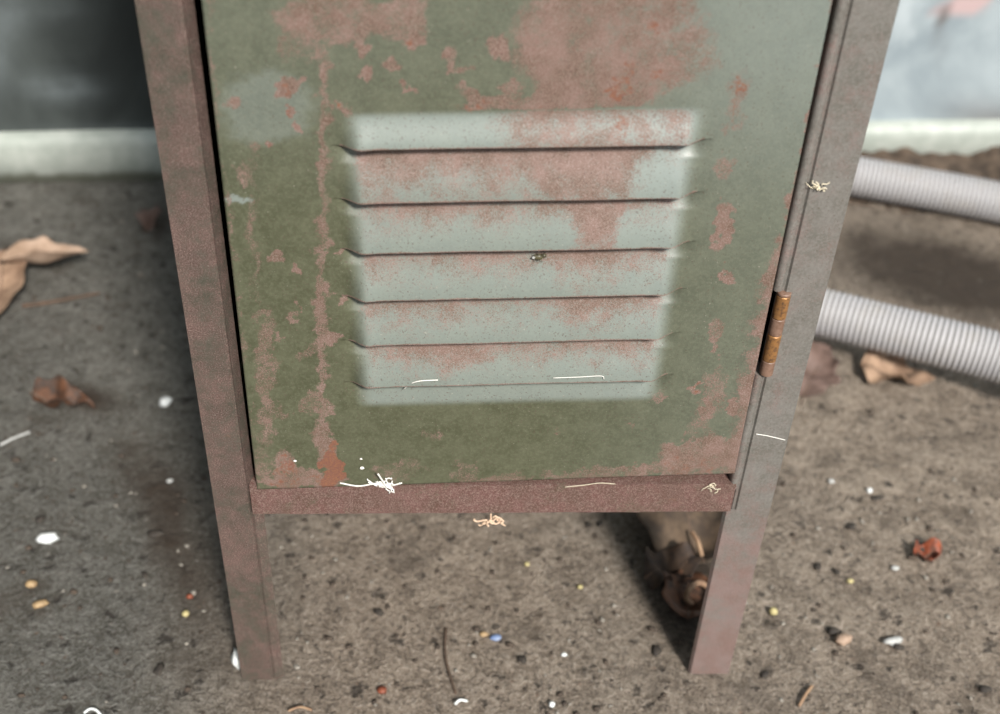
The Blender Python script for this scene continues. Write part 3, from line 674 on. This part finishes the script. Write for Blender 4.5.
# grit nobody could count
def grit(name, n, mat, smin, smax, seed, label, dens=None):
    rnd = random.Random(seed); bm = bmesh.new(); base = []
    for k_ in range(n*3):
        if len(base) >= n: break
        x = rnd.uniform(-.52, .70); y = rnd.uniform(-.09, .60)
        if abs(x+W) < .02 and abs(y) < .03 or abs(x-W) < .02 and abs(y) < .03: continue
        px, py = topx((x, y, 0))
        if rnd.random() > (.25+.75*min(1, max(0, (py-250)/350))): continue
        s = smin+(smax-smin)*rnd.random()**3; base.append(1)
        sc = (s*rnd.uniform(.8, 1.6), s, s*rnd.uniform(.4, .8)); a = rnd.uniform(0, 6.28)
        vs = bmesh.ops.create_icosphere(bm, subdivisions=1, radius=1)['verts']
        ca, sa = math.cos(a), math.sin(a)
        for v in vs:
            q_ = v.co*rnd.uniform(.75, 1.15); q_ = Vector((q_.x*sc[0], q_.y*sc[1], q_.z*sc[2]))
            v.co = (x+q_.x*ca-q_.y*sa, y+q_.x*sa+q_.y*ca, q_.z+sc[2]*.3-.0006)
    return tag(obj(name, bm, M[mat], smooth=True), label, 'grit', kind='stuff')
grit('dark_grit', 1500, 'crumb', .0005, .0026, 5, 'dark soil crumbs scattered over the concrete floor')
grit('pale_grit', 1000, 'grit', .0005, .0022, 8, 'pale sandy grit scattered over the concrete floor')

# ---------------------------------------------------------------- lint and threads on the locker
def tangle(name, c_, size, n, rad, mat, label, cat, seed, flat=(1, .25, .8)):
    rnd = random.Random(seed); bm = bmesh.new()
    for i in range(n):
        p = Vector((rnd.gauss(0, .25), rnd.gauss(0, .15), rnd.gauss(0, .25))); d_ = Vector((rnd.gauss(0, 1), rnd.gauss(0, .5), rnd.gauss(0, 1))).normalized(); pts = []
        for k_ in range(10):
            pts.append(Vector(c_)+Vector((p.x*flat[0], p.y*flat[1], p.z*flat[2]))*size); d_ = (d_+Vector((rnd.gauss(0, .5), rnd.gauss(0, .3), rnd.gauss(0, .5)))).normalized(); p = p+d_*.13
        tube(pts, rad, 5, bm)
    return tag(obj(name, bm, M[mat], smooth=True), label, cat)
P = lambda px, py, y=-.0022: Vector(aty(px, py, y))
tangle('lint_tuft', P(385, 485), .008, 14, .00035, 'fibre', 'white lint tuft caught between door and rail at lower left', 'lint', 3)
o = strand('lint_thread', [P(340, 483), P(358, 486), P(375, 484), P(388, 486), P(402, 483)], .0004, M['fibre'], 'white thread running along the top of the rail at left', 'thread')
strand('lint_thread', [P(378, 474, -.006), P(382, 480, -.004), P(386, 486)], .0005, M['fibre'], 'short white strand sticking up from the white lint tuft', 'thread')
tangle('lint_tuft', P(492, 521, -.0022), .009, 10, .0006, 'tuft', 'beige fluff tuft hanging from the bottom of the rail', 'lint', 5)
tangle('lint_tuft', P(820, 188, -.0016), .0045, 9, .0003, 'cream', 'tiny cream fluff knot on the right post', 'lint', 7)
strand('lint_thread', [P(806, 183, -.001), P(812, 188, -.001), P(820, 187, -.001)], .0002, M['cream'], 'fine cream thread leading to the fluff knot on the right post', 'thread')
strand('lint_thread', [P(404, 389, -.002), P(410, 384, -.0050), P(420, 381, -.0068), P(438, 380, -.0068)], .00028, M['fibre'], 'white thread on the lowest louvre toward the left', 'thread')
strand('lint_thread', [P(553, 378, -.0068), P(580, 377, -.0068), P(601, 376, -.0068), P(604, 379, -.0066)], .0002, M['fibre'], 'fine white thread on the lowest louvre toward the right', 'thread')
strand('lint_thread', [P(756, 434, -.0006), P(768, 436, -.0006), P(785, 440, -.0006)], .00022, M['fibre'], 'fine white thread across the right post below the hinge', 'thread')
strand('lint_thread', [P(565, 487), P(585, 485), P(600, 483), P(615, 484)], .0002, M['cream'], 'cream thread on the rail top right of centre', 'thread')
tangle('lint_tuft', P(712, 487, -.0018), .007, 7, .00025, 'cream', 'dusty cobweb knot at the right end of the rail', 'lint', 9)
def dot(name, p, r, mat, label, cat, s=1):
    o = obj(name, blob((0, 0, 0), (r*1.2, r*.5, r), s, rough=.5), M[mat], smooth=True); o.location = p; return tag(o, label, cat)
dot('lint_speck', P(295, 461, -.0016), .0007, 'fibre', 'white speck on the door above the left end of the rail', 'speck', 1)
dot('lint_speck', P(362, 468, -.0016), .0010, 'fibre', 'white speck on the door just above the white lint tuft', 'speck', 2)
dot('lint_speck', P(361, 459, -.0016), .0006, 'fibre', 'upper tiny white speck above the white lint tuft', 'speck', 3)
# small dead insect on the third louvre
ip = P(538, 257, -.0016)
ins = empty('dead_insect', ip, 'tiny dark dead insect on the louvres near their centre', 'insect')
bm = blob(ip, (.0027, .0014, .0016), 3, rough=.2); blob(ip+Vector((.0028, 0, .0008)), (.0012, .0011, .0011), 4, bm, rough=.1); obj('body', bm, M['insect'], ins, smooth=True)
bm = bmesh.new()
for a in range(6):
    sgn = 1 if a % 2 else -1; xo = (a//2-1)*.0009
    tube([ip+Vector((xo, -.0003, 0)), ip+Vector((xo*1.8, -.0012, sgn*.0014)), ip+Vector((xo*2.4, -.0004, sgn*.0024))], .00014, 5, bm)
lo_ = obj('legs', bm, M['insect'], ins)
bm = bmesh.new(); v = [bm.verts.new(ip+Vector(c_)) for c_ in ((.000, -.0009, 0), (-.0024, -.0012, .0012), (-.0030, -.0012, .0003), (-.0022, -.0011, -.0004))]; bm.faces.new(v)
wg = obj('wing', bm, M['pale_grey'], ins); wg.modifiers.new('s', 'SOLIDIFY').thickness = .00006
